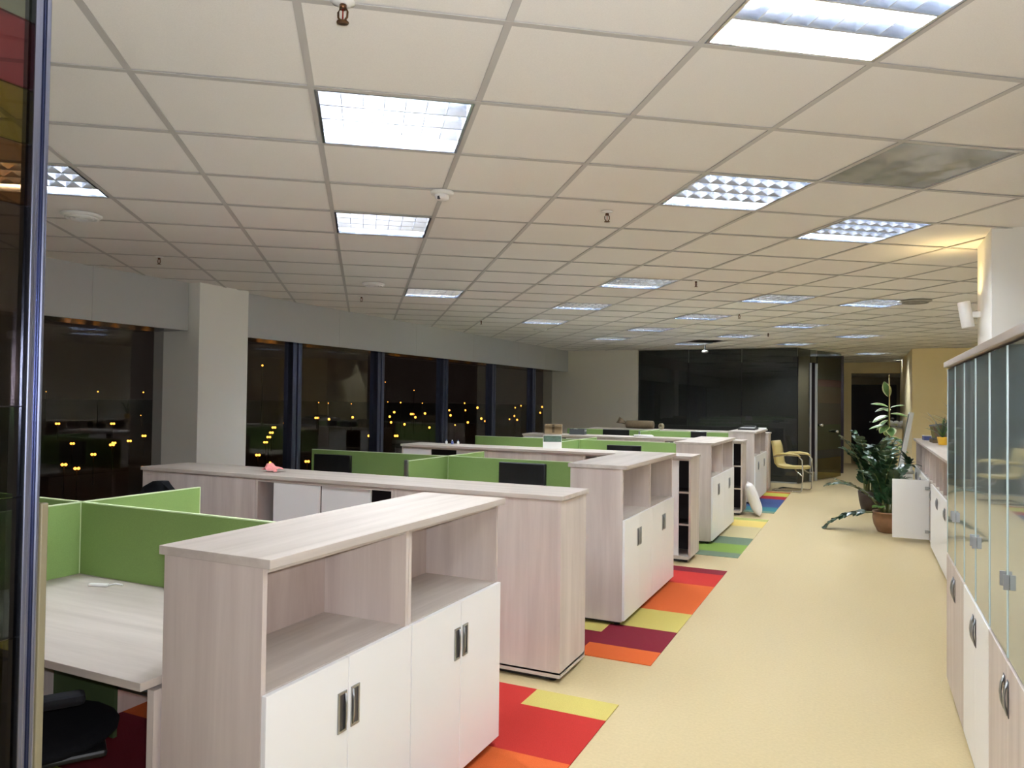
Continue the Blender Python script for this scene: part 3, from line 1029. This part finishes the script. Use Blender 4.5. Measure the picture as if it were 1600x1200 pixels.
# ------------------------------------------------------------------ chairs
def office_chair(label, x, y, rz, group):
    """faces local +y"""
    t = thing('office_chair', label, 'chair', (x, y, 0), rz, group)
    mb = MB()
    for k in range(5):
        a = 2 * pi * k / 5 + .3
        mb.tube([(0, 0, .11), (.14 * cos(a), .14 * sin(a), .1), (.29 * cos(a), .29 * sin(a), .075)], [.03, .025, .016], M['black'], 8)
    mb.cyl((0, 0, .09), (0, 0, .15), .035, M['black'])
    mb.build('star_base', t)
    for k in range(5):
        a = 2 * pi * k / 5 + .3
        MB().cyl((.29 * cos(a) - .02 * sin(a), .29 * sin(a) + .02 * cos(a), .031), (.29 * cos(a) + .02 * sin(a), .29 * sin(a) - .02 * cos(a), .031), .026, M['black'], n=14).build('caster', t)
    MB().cyl((0, 0, .14), (0, 0, .42), .025, M['greydark']).build('gas_lift', t)
    mb = MB()
    mb.sphere((0, .0, .47), .25, M['blackf'], 1.0, 1.0, .2, 20)
    mb.box(-.2, -.2, .425, .2, .2, .45, M['black'], .01)
    mb.build('seat', t)
    mb = MB()
    nx, nz = 10, 10
    V = {}
    for s in (0, 1):
        for a in range(nx + 1):
            for b in range(nz + 1):
                u, v = a / nx * 2 - 1, b / nz
                w = .225 * (1 - .22 * v * v) * (1 if v < .8 else math.sqrt(max(.05, 1 - ((v - .8) / .21) ** 2)))
                V[s, a, b] = mb.bm.verts.new((u * w, -.25 + .04 * u * u - .06 * v + (-.022 if s == 0 else .022), .58 + .46 * v))
    mb.mi(M['blackf'])
    for s in (0, 1):
        for a in range(nx):
            for b in range(nz):
                f = mb.bm.faces.new((V[s, a, b], V[s, a + 1, b], V[s, a + 1, b + 1], V[s, a, b + 1]))
                f.smooth = True
    ring = [(a, 0) for a in range(nx)] + [(nx, b) for b in range(nz)] + [(a, nz) for a in range(nx, 0, -1)] + [(0, b) for b in range(nz, 0, -1)]
    for p, q in zip(ring, ring[1:] + ring[:1]):
        mb.bm.faces.new((V[0, p[0], p[1]], V[0, q[0], q[1]], V[1, q[0], q[1]], V[1, p[0], p[1]]))
    mb.build('backrest', t)
    MB().tube([(0, -.1, .43), (0, -.25, .45), (0, -.29, .55), (0, -.29, .75)], .022, M['black']).build('back_support', t)
    for s in (-1, 1):
        a_ = MB().tube([(s * .2, -.02, .44), (s * .285, -.02, .46), (s * .29, -.03, .56), (s * .285, -.03, .645)], .02, M['black']).build('arm_support', t)
        MB().box(s * .285 - .035, -.16, .645, s * .285 + .035, .13, .68, M['blackf'], .015).build('armrest', t)
    return t


ch = office_chair('black office chair tucked under the front desk, one armrest showing', -2.49, 1.60, R(-33), 'office chairs')
MB().box(.2002, -.12, .427, .204, -.06, .447, M['yellow']).build('yellow_tag', ch)
_c = dup(ch, (-4.45, 3.40, 0), R(172), 'black rounded chair back peeping over the front bay divider', 'office chairs')
_c.scale = (.97, .97, .962)

# ochre visitor armchair
t = thing('visitor_armchair', 'ochre armchair with bent chrome frame standing by the dark glass room', 'chair', (-1.17, 14.55, 0), R(-104))
mb = MB()        # local: faces +y, width along x
prof = [(-.30, .90), (-.27, .80), (-.245, .62), (-.225, .50), (-.18, .445), (-.06, .425), (.10, .43), (.22, .445), (.27, .425)]
V = []
for s in (-.016, .022):
    V.append([[mb.bm.verts.new((w * (.225 if 0 < k < len(prof) - 1 else .20), py + (s if k < 4 else 0), pz + (s if k >= 4 else 0))) for w in (-1, -.5, 0, .5, 1)] for k, (py, pz) in enumerate(prof)])
mb.mi(M['ochre'])
K = len(prof)
for s in (0, 1):
    for k in range(K - 1):
        for j in range(4):
            f = mb.bm.faces.new((V[s][k][j], V[s][k][j + 1], V[s][k + 1][j + 1], V[s][k + 1][j]))
            f.smooth = True
for k in range(K - 1):
    for j in (0, 4):
        mb.bm.faces.new((V[0][k][j], V[1][k][j], V[1][k + 1][j], V[0][k + 1][j]))
for k in (0, K - 1):
    for j in range(4):
        mb.bm.faces.new((V[0][k][j], V[0][k][j + 1], V[1][k][j + 1], V[1][k][j]))
mb.build('upholstered_shell', t)
for s in (-1, 1):
    x = s * .27
    MB().tube([(x, -.26, .012), (x, .24, .012), (x, .27, .05), (x, .285, .35), (x, .27, .58), (x, .2, .655), (x, .0, .66), (x * .9, -.245, .62)], .0125, M['chrome'], 10).build('chrome_frame', t)
    MB().tube([(x, .24, .635), (x, .18, .672), (x, .05, .682), (x, -.14, .672), (x, -.22, .65)], [.015, .022, .024, .022, .012], M['ochre'], 10).build('arm_pad', t)
MB().tube([(-.27, -.26, .012), (.27, -.26, .012)], .0125, M['chrome'], 10).build('rear_rail', t)
MB().tube([(-.27, .27, .30), (-.15, .1, .405), (.15, .1, .405), (.27, .27, .30)], .0125, M['chrome'], 10).build('seat_rail', t)


# ------------------------------------------------------------------ tall cabinets on the right
def tall_cabinet(label, y0, w, door_mat):
    t = thing('tall_cabinet', label, 'cabinet', (.46, y0, 0), 0, 'tall glass fronted cabinets')
    d, e = .40, .018
    for yy in (.001, w - e - .001):
        MB().box(0, yy, .03, d, yy + e, 1.815, M['wood_v']).build('side_panel', t)
    MB().box(d - e, e, .03, d, w - e, 1.815, M['wood_v']).build('back_panel', t)
    MB().box(0.0, e, .03, d - e, w - e, .05, M['wood_y']).build('bottom_panel', t)
    for z in (.735, 1.08, 1.42):
        MB().box(0.012, e, z, d - e, w - e, z + .018, M['wood_in']).build('shelf', t)
    MB().box(.03, .02, 0, d, w - .02, .03, M['black']).build('plinth', t)
    for k in (0, 1):
        ya, yb = (.002, w / 2 - .0015) if k == 0 else (w / 2 + .0015, w - .002)
        yc = w / 2 + (-.035 if k == 0 else .035)
        dr = MB().box(-.02, ya, .04, -.001, yb, .74, M[door_mat], .0015).build('door', t)
        mb = MB().box(-.0225, yc - .016, .565, -.0205, yc + .016, .685, M['alu_d'], .0005)
        mb.tube([(-.021, yc, .57), (-.030, yc, .595), (-.033, yc, .625), (-.030, yc, .655), (-.021, yc, .68)], .0045, M['alu'], 8)
        mb.build('bow_handle', dr)
        gd = MB().box(-.016, ya + .004, .752, -.009, yb - .004, 1.805, M['cabglass']).build('glass_door', t)
        mb = MB().box(-.0185, ya, .752, -.0085, ya + .005, 1.805, M['glassedge']).box(-.0185, yb - .005, .752, -.0085, yb, 1.805, M['glassedge'])
        mb.build('glass_edge', gd)
        MB().box(-.034, yc - .003, .985, -.0165, yc + .003, 1.035, M['alu'], .001).build('knob', gd)
    return t


YT = [4.98 - .79 * (k + 1) for k in range(4)]
labs = ['farthest tall cabinet with satin glass doors over ash doors, next to the low row',
        'second farthest tall cabinet, satin glass doors above white doors',
        'tall cabinet with ash lower doors, nearest one whose handles are fully seen',
        'nearest tall glass fronted cabinet, cut by the right edge of the photo']
for k, y in enumerate(YT):
    tall_cabinet(labs[k], y, .79, 'wood_v' if k % 2 == 0 else 'white')
o = MB().box(.425, YT[-1] - .01, 1.816, .87, 4.99, 1.846, M['wood_y'], .002).build('cabinet_top')
tag(o, 'long pale ash top board lying across the tall glass fronted cabinets', 'worktop')


# ------------------------------------------------------------------ low cabinets beyond
def low_cabinet(label, y0, w, open_far=False):
    t = thing('low_cabinet', label, 'cabinet', (.70, y0, 0), 0, 'low cabinets along the right side of the aisle')
    d, e = .40, .018
    for yy in (.001, w - e - .001):
        MB().box(0, yy, .03, d, yy + e, 1.085, M['wood_v']).build('side_panel', t)
    MB().box(d - e, e, .03, d, w - e, 1.085, M['wood_in']).build('back_panel', t)
    MB().box(0.0, e, .03, d - e, w - e, .05, M['wood_y']).build('bottom_panel', t)
    MB().box(0.002, e, .715, d - e, w - e, .733, M['wood_y']).build('shelf', t)
    MB().box(.0, w / 2 - .009, .733, d - e, w / 2 + .009, 1.085, M['wood_v']).build('divider', t)
    MB().box(.03, .02, 0, d, w - .02, .03, M['black']).build('plinth', t)
    for k in (0, 1):
        ya, yb = (.002, w / 2 - .0015) if k == 0 else (w / 2 + .0015, w - .002)
        yc = w / 2 + (-.035 if k == 0 else .035)
        if k == 1 and open_far:
            dr = MB().box(-.385, w - .022, .045, -.004, w - .004, .727, M['white'], .0015).build('open_door', t)
            for z in (.12, .62):
                MB().box(-.05, w - .036, z, -.012, w - .0225, z + .035, M['alu'], .003).box(-.02, w - .03, z + .008, .012, w - .022, z + .027, M['alu']).build('hinge', dr)
            MB().box(-.36, w - .004, .54, -.32, w - .001, .66, M['alu_d']).build('handle', dr)
            continue
        dr = MB().box(-.02, ya, .04, -.001, yb, .727, M['white'], .0015).build('door', t)
        mb = MB().box(-.0225, yc - .016, .545, -.0205, yc + .016, .655, M['alu_d'], .0005)
        mb.tube([(-.021, yc, .55), (-.029, yc, .575), (-.031, yc, .60), (-.029, yc, .625), (-.021, yc, .65)], .0045, M['alu'], 8)
        mb.build('handle', dr)
    return t


pos = ['first beyond the white pillar', 'second beyond the white pillar', 'just before the one with the open door', None,
       'first past the open white door', 'second past the open white door', 'at the far end of the low row']
for k in range(7):
    low_cabinet('low ash cabinet whose white door stands open across the aisle' if k == 3 else 'low ash cabinet with white doors, ' + pos[k], 6.66 + .8 * k, .8, k == 3)
o = MB().box(.665, 6.64, 1.0855, 1.12, 12.28, 1.112, M['wood_y'], .002).build('counter_top')
tag(o, 'long pale worktop of the low cabinets running past the pillar to the plants', 'worktop')


# ------------------------------------------------------------------ plants
def zz_stem(mb, base, az, lean, L, leafL, rr, el0=88):
    """one arching zamioculcas frond with paired leaflets"""
    pts = []
    p = Vector(base)
    el = R(el0)
    for k in range(13):
        pts.append(p.copy())
        e = el - lean * (k / 12) ** 1.3
        p = p + Vector((cos(az) * cos(e), sin(az) * cos(e), sin(e))) * (L / 12)
    mb.tube(pts, [.010 - .0006 * k for k in range(13)], M['stem'], 6)
    for k in range(3, 13):
        t = (pts[min(k + 1, 12)] - pts[k - 1]).normalized()
        for s in (-1, 1):
            side = t.cross(Vector((0, 0, 1)))
            if side.length < .1:
                side = Vector((sin(az), -cos(az), 0))
            side.normalize()
            nn = side.cross(t)
            d = side * s + t * .8 + nn * rr.uniform(-.1, .35)
            mb.leaf(pts[k], d, nn + Vector((rr.uniform(-.25, .25), rr.uniform(-.25, .25), .2)), leafL * (1.15 - .04 * k) * rr.uniform(.85, 1.15), leafL * .55, M['leaf_d'], .15, n=4)


def pot(t, m, prof, soil_r, soil_z):
    MB().lathe(prof, m, 28).build('pot', t)
    MB().lathe([(.001, soil_z - .02), (soil_r, soil_z - .02), (soil_r, soil_z), (.001, soil_z + .006)], M['soil'], 20).build('soil', t)


rp = random.Random(3)
t = thing('potted_plant', 'bushy dark green plant in a terracotta pot behind the open white door', 'plant', (.30, 10.47, 0))
pot(t, M['terra'], [(.10, 0), (.13, .01), (.175, .10), (.19, .18), (.185, .24), (.192, .245), (.192, .262), (.17, .262), (.165, .23), (.16, .2)], .166, .228)
mb = MB()
zz_stem(mb, (-.10, -.02, .24), R(184), R(45), .66, .17, rp, 0)
zz_stem(mb, (-.08, .03, .24), R(174), R(80), .74, .16, rp, 58)
zz_stem(mb, (-.06, -.05, .24), R(196), R(50), .72, .10, rp, 55)
for k in range(20):
    a = R(rp.uniform(50, 310))
    zz_stem(mb, (rp.uniform(-.08, .08), rp.uniform(-.08, .08), .22), a, R(rp.uniform(20, 75)), rp.uniform(.55, .88), .12, rp)
for k in range(4):
    mb.leaf((-.1, -.04, .32), (-.5 + .2 * k, -.8, .25), (0, 0, 1), .16, .09, M['leaf_m'], .3)
mb.build('foliage', t)
t = thing('potted_plant', 'bushy dark plant in a black pot beyond the terracotta one', 'plant', (.10, 12.5, 0))
pot(t, M['darkpot'], [(.10, 0), (.12, .01), (.15, .14), (.165, .27), (.165, .29), (.145, .29), (.14, .25)], .142, .25)
mb = MB()
for k in range(30):
    a = R(rp.uniform(0, 360))
    zz_stem(mb, (rp.uniform(-.08, .08), rp.uniform(-.08, .08), .24), a, R(rp.uniform(15, 80)), rp.uniform(.6, .95), .13, rp)
mb.build('foliage', t)

t = thing('rubber_plant', 'tall variegated rubber plant tied to a thin bamboo stake', 'plant', (.36, 12.98, 0))
pot(t, M['darkpot'], [(.12, 0), (.14, .01), (.17, .2), (.175, .33), (.155, .33), (.15, .3)], .152, .3)
MB().tube([(.03, 0, .29), (.02, -.01, 1.2), (.01, -.02, 2.06)], .007, M['stake'], 8).build('stake', t)
MB().tube([(0, 0, .29), (.015, .01, .8), (0, .0, 1.3), (.012, -.005, 1.72), (.012, -.005, 1.86)], [.014, .012, .010, .007, .004], M['stem'], 8).build('stem', t)
mb = MB()
spec = [(1.70, 185, 75, .24, .13), (1.55, 190, 20, .24, .11), (1.53, 200, -5, .19, .09), (1.54, 355, 20, .20, .06), (1.45, 350, 0, .24, .10),
        (1.42, 200, -15, .24, .14), (1.36, 180, -35, .22, .13), (1.27, 187, -3, .26, .09), (1.26, 230, -20, .20, .15), (1.25, 280, -30, .20, .16),
        (1.12, 195, -55, .24, .09), (1.1, 340, -20, .22, .12), (1.02, 200, -60, .2, .10), (.95, 350, -10, .26, .12), (.92, 20, -25, .24, .13),
        (1.3, 60, 0, .2, .12), (1.18, 100, -10, .22, .12), (1.48, 110, 20, .2, .12), (.85, 215, 10, .2, .10), (.8, 190, -10, .18, .1)]
for z, az, el, L, W in spec:
    a, e = R(az), R(el)
    dd = Vector((cos(a) * cos(e), sin(a) * cos(e), sin(e)))
    mb.leaf(Vector((.012, 0, z)) + dd * .02, dd, (0, -.35, 1) if abs(el) < 60 else (0, -1, .2), L, W, M['leaf_m'], .2, M['leaf_c'], n=6)
mb.build('foliage', t)


def blade_plant(label, loc, potm, pr, n, L, seed, rise=55):
    t = thing('blade_plant', label, 'plant', loc)
    pot(t, M[potm], [(pr * .7, 0), (pr * .78, .005), (pr, pr * 1.4), (pr * 1.02, pr * 1.6), (pr * .9, pr * 1.6), (pr * .86, pr * 1.4)], pr * .87, pr * 1.42)
    rr = random.Random(seed)
    mb = MB()
    for k in range(n):
        a = 2 * pi * k / n + rr.uniform(-.3, .3)
        e = R(rr.uniform(rise - 15, rise + 25))
        d = (cos(a) * cos(e), sin(a) * cos(e), sin(e))
        mb.leaf((0, 0, pr * 1.4), d, (0, 0, 1), L * rr.uniform(.75, 1.1), .035, M['leaf_m'] if k % 2 else M['leaf_d'], .35, n=7, prof=lambda q: (1 - q) ** .6 * min(1, .5 + q * 3))
    mb.build('foliage', t)
    return t


blade_plant('spiky plant in a yellow pot on the low counter', (.88, 10.45, 1.1125), 'yellow', .06, 14, .36, 5)
blade_plant('spiky plant in a brown pot on the counter, mirrored in the left window', (.92, 7.5, 1.1125), 'terra', .08, 16, .5, 8)
blade_plant('second spiky plant in a brown pot on the counter, farther than its twin', (.92, 8.35, 1.1125), 'terra', .08, 15, .48, 9)

t = place('picture_stand', 'olive and brown striped panel leaning back on the low counter', 'panel', (.94, 11.35, 1.131), R(-8))
T = Matrix.Rotation(R(-10), 4, 'Y')
for k in range(5):
    MB().box(-.1 + .04 * k, -.008, .0, -.062 + .04 * k, .008, .20, M['bam1' if k % 2 == 0 else 'bam2'], .002, T=T).build('slat', t)
MB().box(-.1, .009, .01, .1, .02, .2, M['bam2'], T=T).build('backing', t)
MB().box(-.105, -.01, .2005, .105, .012, .22, M['grey'], T=T).build('top_rail', t)
t = place('storage_box', 'small purple blue box at the far end of the low counter', 'box', (.80, 11.75, 1.1125), R(5))
MB().box(-.045, -.08, 0, .045, .08, .055, M['blue'], .003).build('box_body', t)
MB().box(-.047, -.082, .0555, .047, .082, .065, M['paper'], .002).build('lid', t)
t = place('paper_tray', 'brown and black tray between the purple box and the yellow pot', 'tray', (.88, 11.05, 1.1125), R(4))
MB().box(-.08, -.14, 0, .08, .14, .045, M['card_d'], .003).build('tray_body', t)
MB().box(-.082, -.142, .0455, .082, .142, .055, M['black'], .002).build('rim', t)
MB().cyl((0, .05, .055), (0, .05, .08), .02, M['black'], n=12).build('knob', t)

t = place('storage_crate', 'pale grey crate behind the open white door, under the leaning white panel', 'crate', (.42, 11.75, 0), 0)
MB().box(-.16, -.30, .005, .20, .30, .66, M['lamp_w'], .01).build('crate_body', t)
MB().box(-.17, -.31, .6605, .21, .31, .70, M['soffit'], .01).build('lid', t)
t = place('leaning_board', 'narrow white panel leaning upright beside the far end of the low counter', 'panel', (.47, 11.62, .7005), 0)
T = Matrix.Translation((0, 0, .004)) @ Matrix.Rotation(R(10), 4, 'Y')
MB().box(-.028, -.06, 0, .028, .16, .80, M['lamp_w'], .006, T=T).build('panel_body', t)
MB().box(-.031, -.05, .03, -.0285, .14, .77, M['greydark'], T=T).build('dark_face', t)
t = thing('leafy_plant', 'dark drooping leafy plant between the white panel and the counter end', 'plant', (.565, 11.42, .7005))
pot(t, M['lamp_w'], [(.035, 0), (.04, .004), (.05, .08), (.05, .085), (.044, .085), (.042, .07)], .043, .072)
mb = MB()
rr = random.Random(12)
for k in range(14):
    a = R(rr.uniform(215, 325))
    e = R(rr.uniform(20, 80))
    mb.leaf((0, 0, .075), (cos(a) * cos(e), sin(a) * cos(e), sin(e)), (0, 0, 1), rr.uniform(.14, .28), .055, M['leaf_d'], .55, n=6)
mb.build('foliage', t)

# reception counter in front of the lobby
t = place('reception_counter', 'pale reception counter standing before the lobby opening', 'counter', (.60, 20.4, 0), 0)
MB().box(0, 0, .005, .27, .9, 1.0, M['wallwarm'], .004).build('counter_body', t)
MB().box(-.03, -.03, 1.0005, .27, .93, 1.03, M['lobby'], .004).build('counter_top', t)
t = place('white_bag', 'crumpled white bag lying on the reception counter', 'bag', (.72, 20.5, 1.05), 0)
mb = MB()
for k in range(5):
    mb.sphere((-.1 + .06 * k, .03 * sin(k * 2), .07 + .02 * cos(k * 3)), .07, M['paper'], 1.1, .9, .9, 10)
mb.build('bag_body', t)
t = place('desk_lamp', 'small lamp with a bright head on the reception counter', 'lamp', (.60, 20.9, 1.0308), 0)
MB().lathe([(.06, 0), (.06, .012), (.01, .02)], M['greydark'], 16).build('base', t)
MB().tube([(0, 0, .015), (0, 0, .15), (.06, 0, .21)], .008, M['greydark'], 8).build('arm', t)
MB().sphere((.07, 0, .215), .03, M['chrome'], 1.4, 1, .7, 12).build('head', t)


# ------------------------------------------------------------------ glass rooms
def glass_wall(t, p0, p1, z0, z1, m, name='glass_panel', th=.01):
    p0, p1 = Vector(p0), Vector(p1)
    d = (p1 - p0)
    a = math.atan2(d.y, d.x)
    T = Matrix.Translation((p0.x, p0.y, 0)) @ Matrix.Rotation(a, 4, 'Z')
    return MB().box(0, -th / 2, z0, d.length, th / 2, z1, m, T=T).build(name, t)


# near partition on the left, banded with colour film
t = thing('glass_partition', 'foreground glass partition with coloured film bands at the left edge', 'glass partition', (-1.10, 0, 0))
bands = [(0.02, .95, 'green2'), (.952, 1.25, 'yellow2'), (1.252, 1.45, 'grey2'), (1.452, 1.58, 'green2'), (1.582, 1.87, 'brown'), (1.872, 1.96, 'orange'),
         (1.962, 2.04, 'yellow'), (2.042, 2.14, 'red'), (2.142, 2.68, 'grey')]
for z0, z1, c_ in bands:
    MB().box(-.005, -2.2, z0, .005, .671, z1, FILMS[c_]).build('film_band', t)
mb = MB().box(-.014, .672, .004, .014, .680, CEIL, M['alu_blue'], .002).box(-.008, .680, .004, .008, .688, CEIL, M['alu_blue'], .002).box(-.014, .688, .004, .014, .696, CEIL, M['alu_blue'], .003)
mb.build('aluminium_frame', t)
MB().box(-.012, -2.2, .002, .012, .671, .02, M['alu']).build('floor_rail', t)
o = MB().box(-.006, 0, .004, .006, .012, 1.43, M['strip'], .002).build('wooden_post')
o.location = (-1.155, .738, 0)
tag(o, 'slim beige upright strip just behind the foreground partition frame', 'post')

# far dark meeting room
P0, P1 = (-1.17, 15.78), (-.42, 17.9)
t = thing('meeting_room_glazing', 'dark glass front of the unlit meeting room at the far end', 'glass partition', (0, 0, 0))
xs = [-4.40, -3.32, -2.24, -1.17]
for a, b in zip(xs, xs[1:]):
    glass_wall(t, (a + .003, 15.78), (b - .003, 15.78), .03, 2.69, M['dglass'])
MB().box(-4.4, 15.76, .004, -1.17, 15.80, .03, M['alu']).build('floor_rail', t)
t = thing('meeting_room_door_wall', 'angled glass wall with door and colour film at the meeting room corner', 'glass partition', (0, 0, 0))
pv = lambda s: (P0[0] + (P1[0] - P0[0]) * s, P0[1] + (P1[1] - P0[1]) * s)
glass_wall(t, pv(.01), pv(.26), .02, 2.69, M['dglass'])
for s in (.265, .40):
    q = pv(s)
    MB().box(q[0] - .025, q[1] - .025, .004, q[0] + .025, q[1] + .025, 2.42, M['alu'], .003).build('door_post', t)
for z0, z1, c_ in ((.02, .45, 'yellow'), (.452, .62, 'blue'), (.622, 1.15, 'green'), (1.152, 1.6, 'brown'), (1.602, 1.95, 'orange'), (1.952, 2.1, 'red'), (2.102, 2.69, 'grey')):
    glass_wall(t, pv(.42), pv(.98), z0, z1, FILMS[c_], 'film_band')
glass_wall(t, pv(.27), pv(.395), 2.43, 2.69, M['pglass'], 'transom')
for s, z in ((.44, 1.15), (.80, 1.0)):
    q = pv(s)
    MB().cyl((q[0] + .01, q[1], z - .0), (q[0] + .09, q[1] - .05, z), .025, M['chrome'], n=12).build('door_knob', t)
# dim room behind, its lack of light put into dark wall colour
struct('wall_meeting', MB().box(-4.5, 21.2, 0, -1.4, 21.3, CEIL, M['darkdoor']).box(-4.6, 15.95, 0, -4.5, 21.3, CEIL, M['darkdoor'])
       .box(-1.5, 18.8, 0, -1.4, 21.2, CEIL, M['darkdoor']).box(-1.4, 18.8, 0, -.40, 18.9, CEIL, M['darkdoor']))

# ------------------------------------------------------------------ street lamps of the city below
LAMPS = [(90, 662, 6), (176, 662, 6), (244, 666, 6), (244, 674, 6), (225, 681, 6), (202, 689, 6), (175, 695, 7), (178, 692, 6), (113, 693, 6), (146, 710, 7), (100, 726, 8),
         (120, 732, 8), (224, 730, 6), (220, 649, 2), (260, 649, 2), (72, 612, 2), (153, 612, 3), (224, 613, 3), (9, 776, 4),
         (446, 661, 6), (428, 668, 6), (424, 676, 6), (420, 683, 6), (415, 691, 6), (403, 711, 7), (422, 723, 5), (480, 721, 7), (495, 653, 6), (514, 655, 5), (551, 652, 5),
         (576, 681, 5), (619, 681, 6), (609, 651, 5), (616, 644, 5), (611, 660, 5), (632, 663, 5), (644, 647, 6), (649, 652, 5), (664, 646, 5), (671, 668, 5), (702, 641, 4),
         (704, 649, 5), (711, 664, 3), (726, 630, 3), (727, 641, 4), (731, 660, 5), (746, 637, 5), (752, 654, 5), (758, 658, 4), (773, 636, 4), (805, 637, 3), (804, 650, 4),
         (796, 655, 3), (808, 656, 4), (814, 634, 3), (847, 636, 4), (844, 645, 4), (853, 643, 4), (863, 636, 3), (863, 642, 4), (498, 629, 2), (513, 630, 2), (549, 631, 2),
         (606, 628, 2), (626, 629, 3), (660, 630, 2), (410, 571, 4), (602, 597, 2), (647, 610, 2)]


def pix_ray(px, py):
    d = Vector(((px - 800) / FPX, (600 - py) / FPX, -1.0))
    return (cam.matrix_world.to_3x3() @ d)


lamp_src = None
GL = dict(label='glowing orange street lamp in the dark city beyond the windows', cat='street lamp', group='street lamps of the city at night')
for px, py, s in LAMPS:
    d = pix_ray(px, py)
    dh = math.hypot(d.x, d.y)
    if d.z < -0.02:
        k = -17.0 / d.z
    else:
        k = 620.0 / dh * rnd.uniform(.8, 1.1)
    if k * dh > 700:
        k = 700.0 / dh
    p = Vector((0, 0, EYE)) + d * k
    rad = max(.12, s * .36 * k / FPX)
    hgt = p.z + 24.0
    t = thing('street_lamp', GL['label'], GL['cat'], (p.x, p.y, -24.0), 0, GL['group'])
    MB().cyl((0, 0, 0), (0, 0, hgt - rad * .8), .09 + hgt * .004, M['pole'], n=6).build('lamp_post', t)
    if s >= 6:
        ax = Vector((d.y, -d.x, 0)).normalized() * rad * .8
        for q in (-1, 1):
            MB().sphere((ax.x * q, ax.y * q, hgt), rad * .8, M['sodium'], n=8).build('lamp_head', t)
    else:
        MB().sphere((0, 0, hgt), rad, M['sodium'], n=8).build('lamp_head', t)
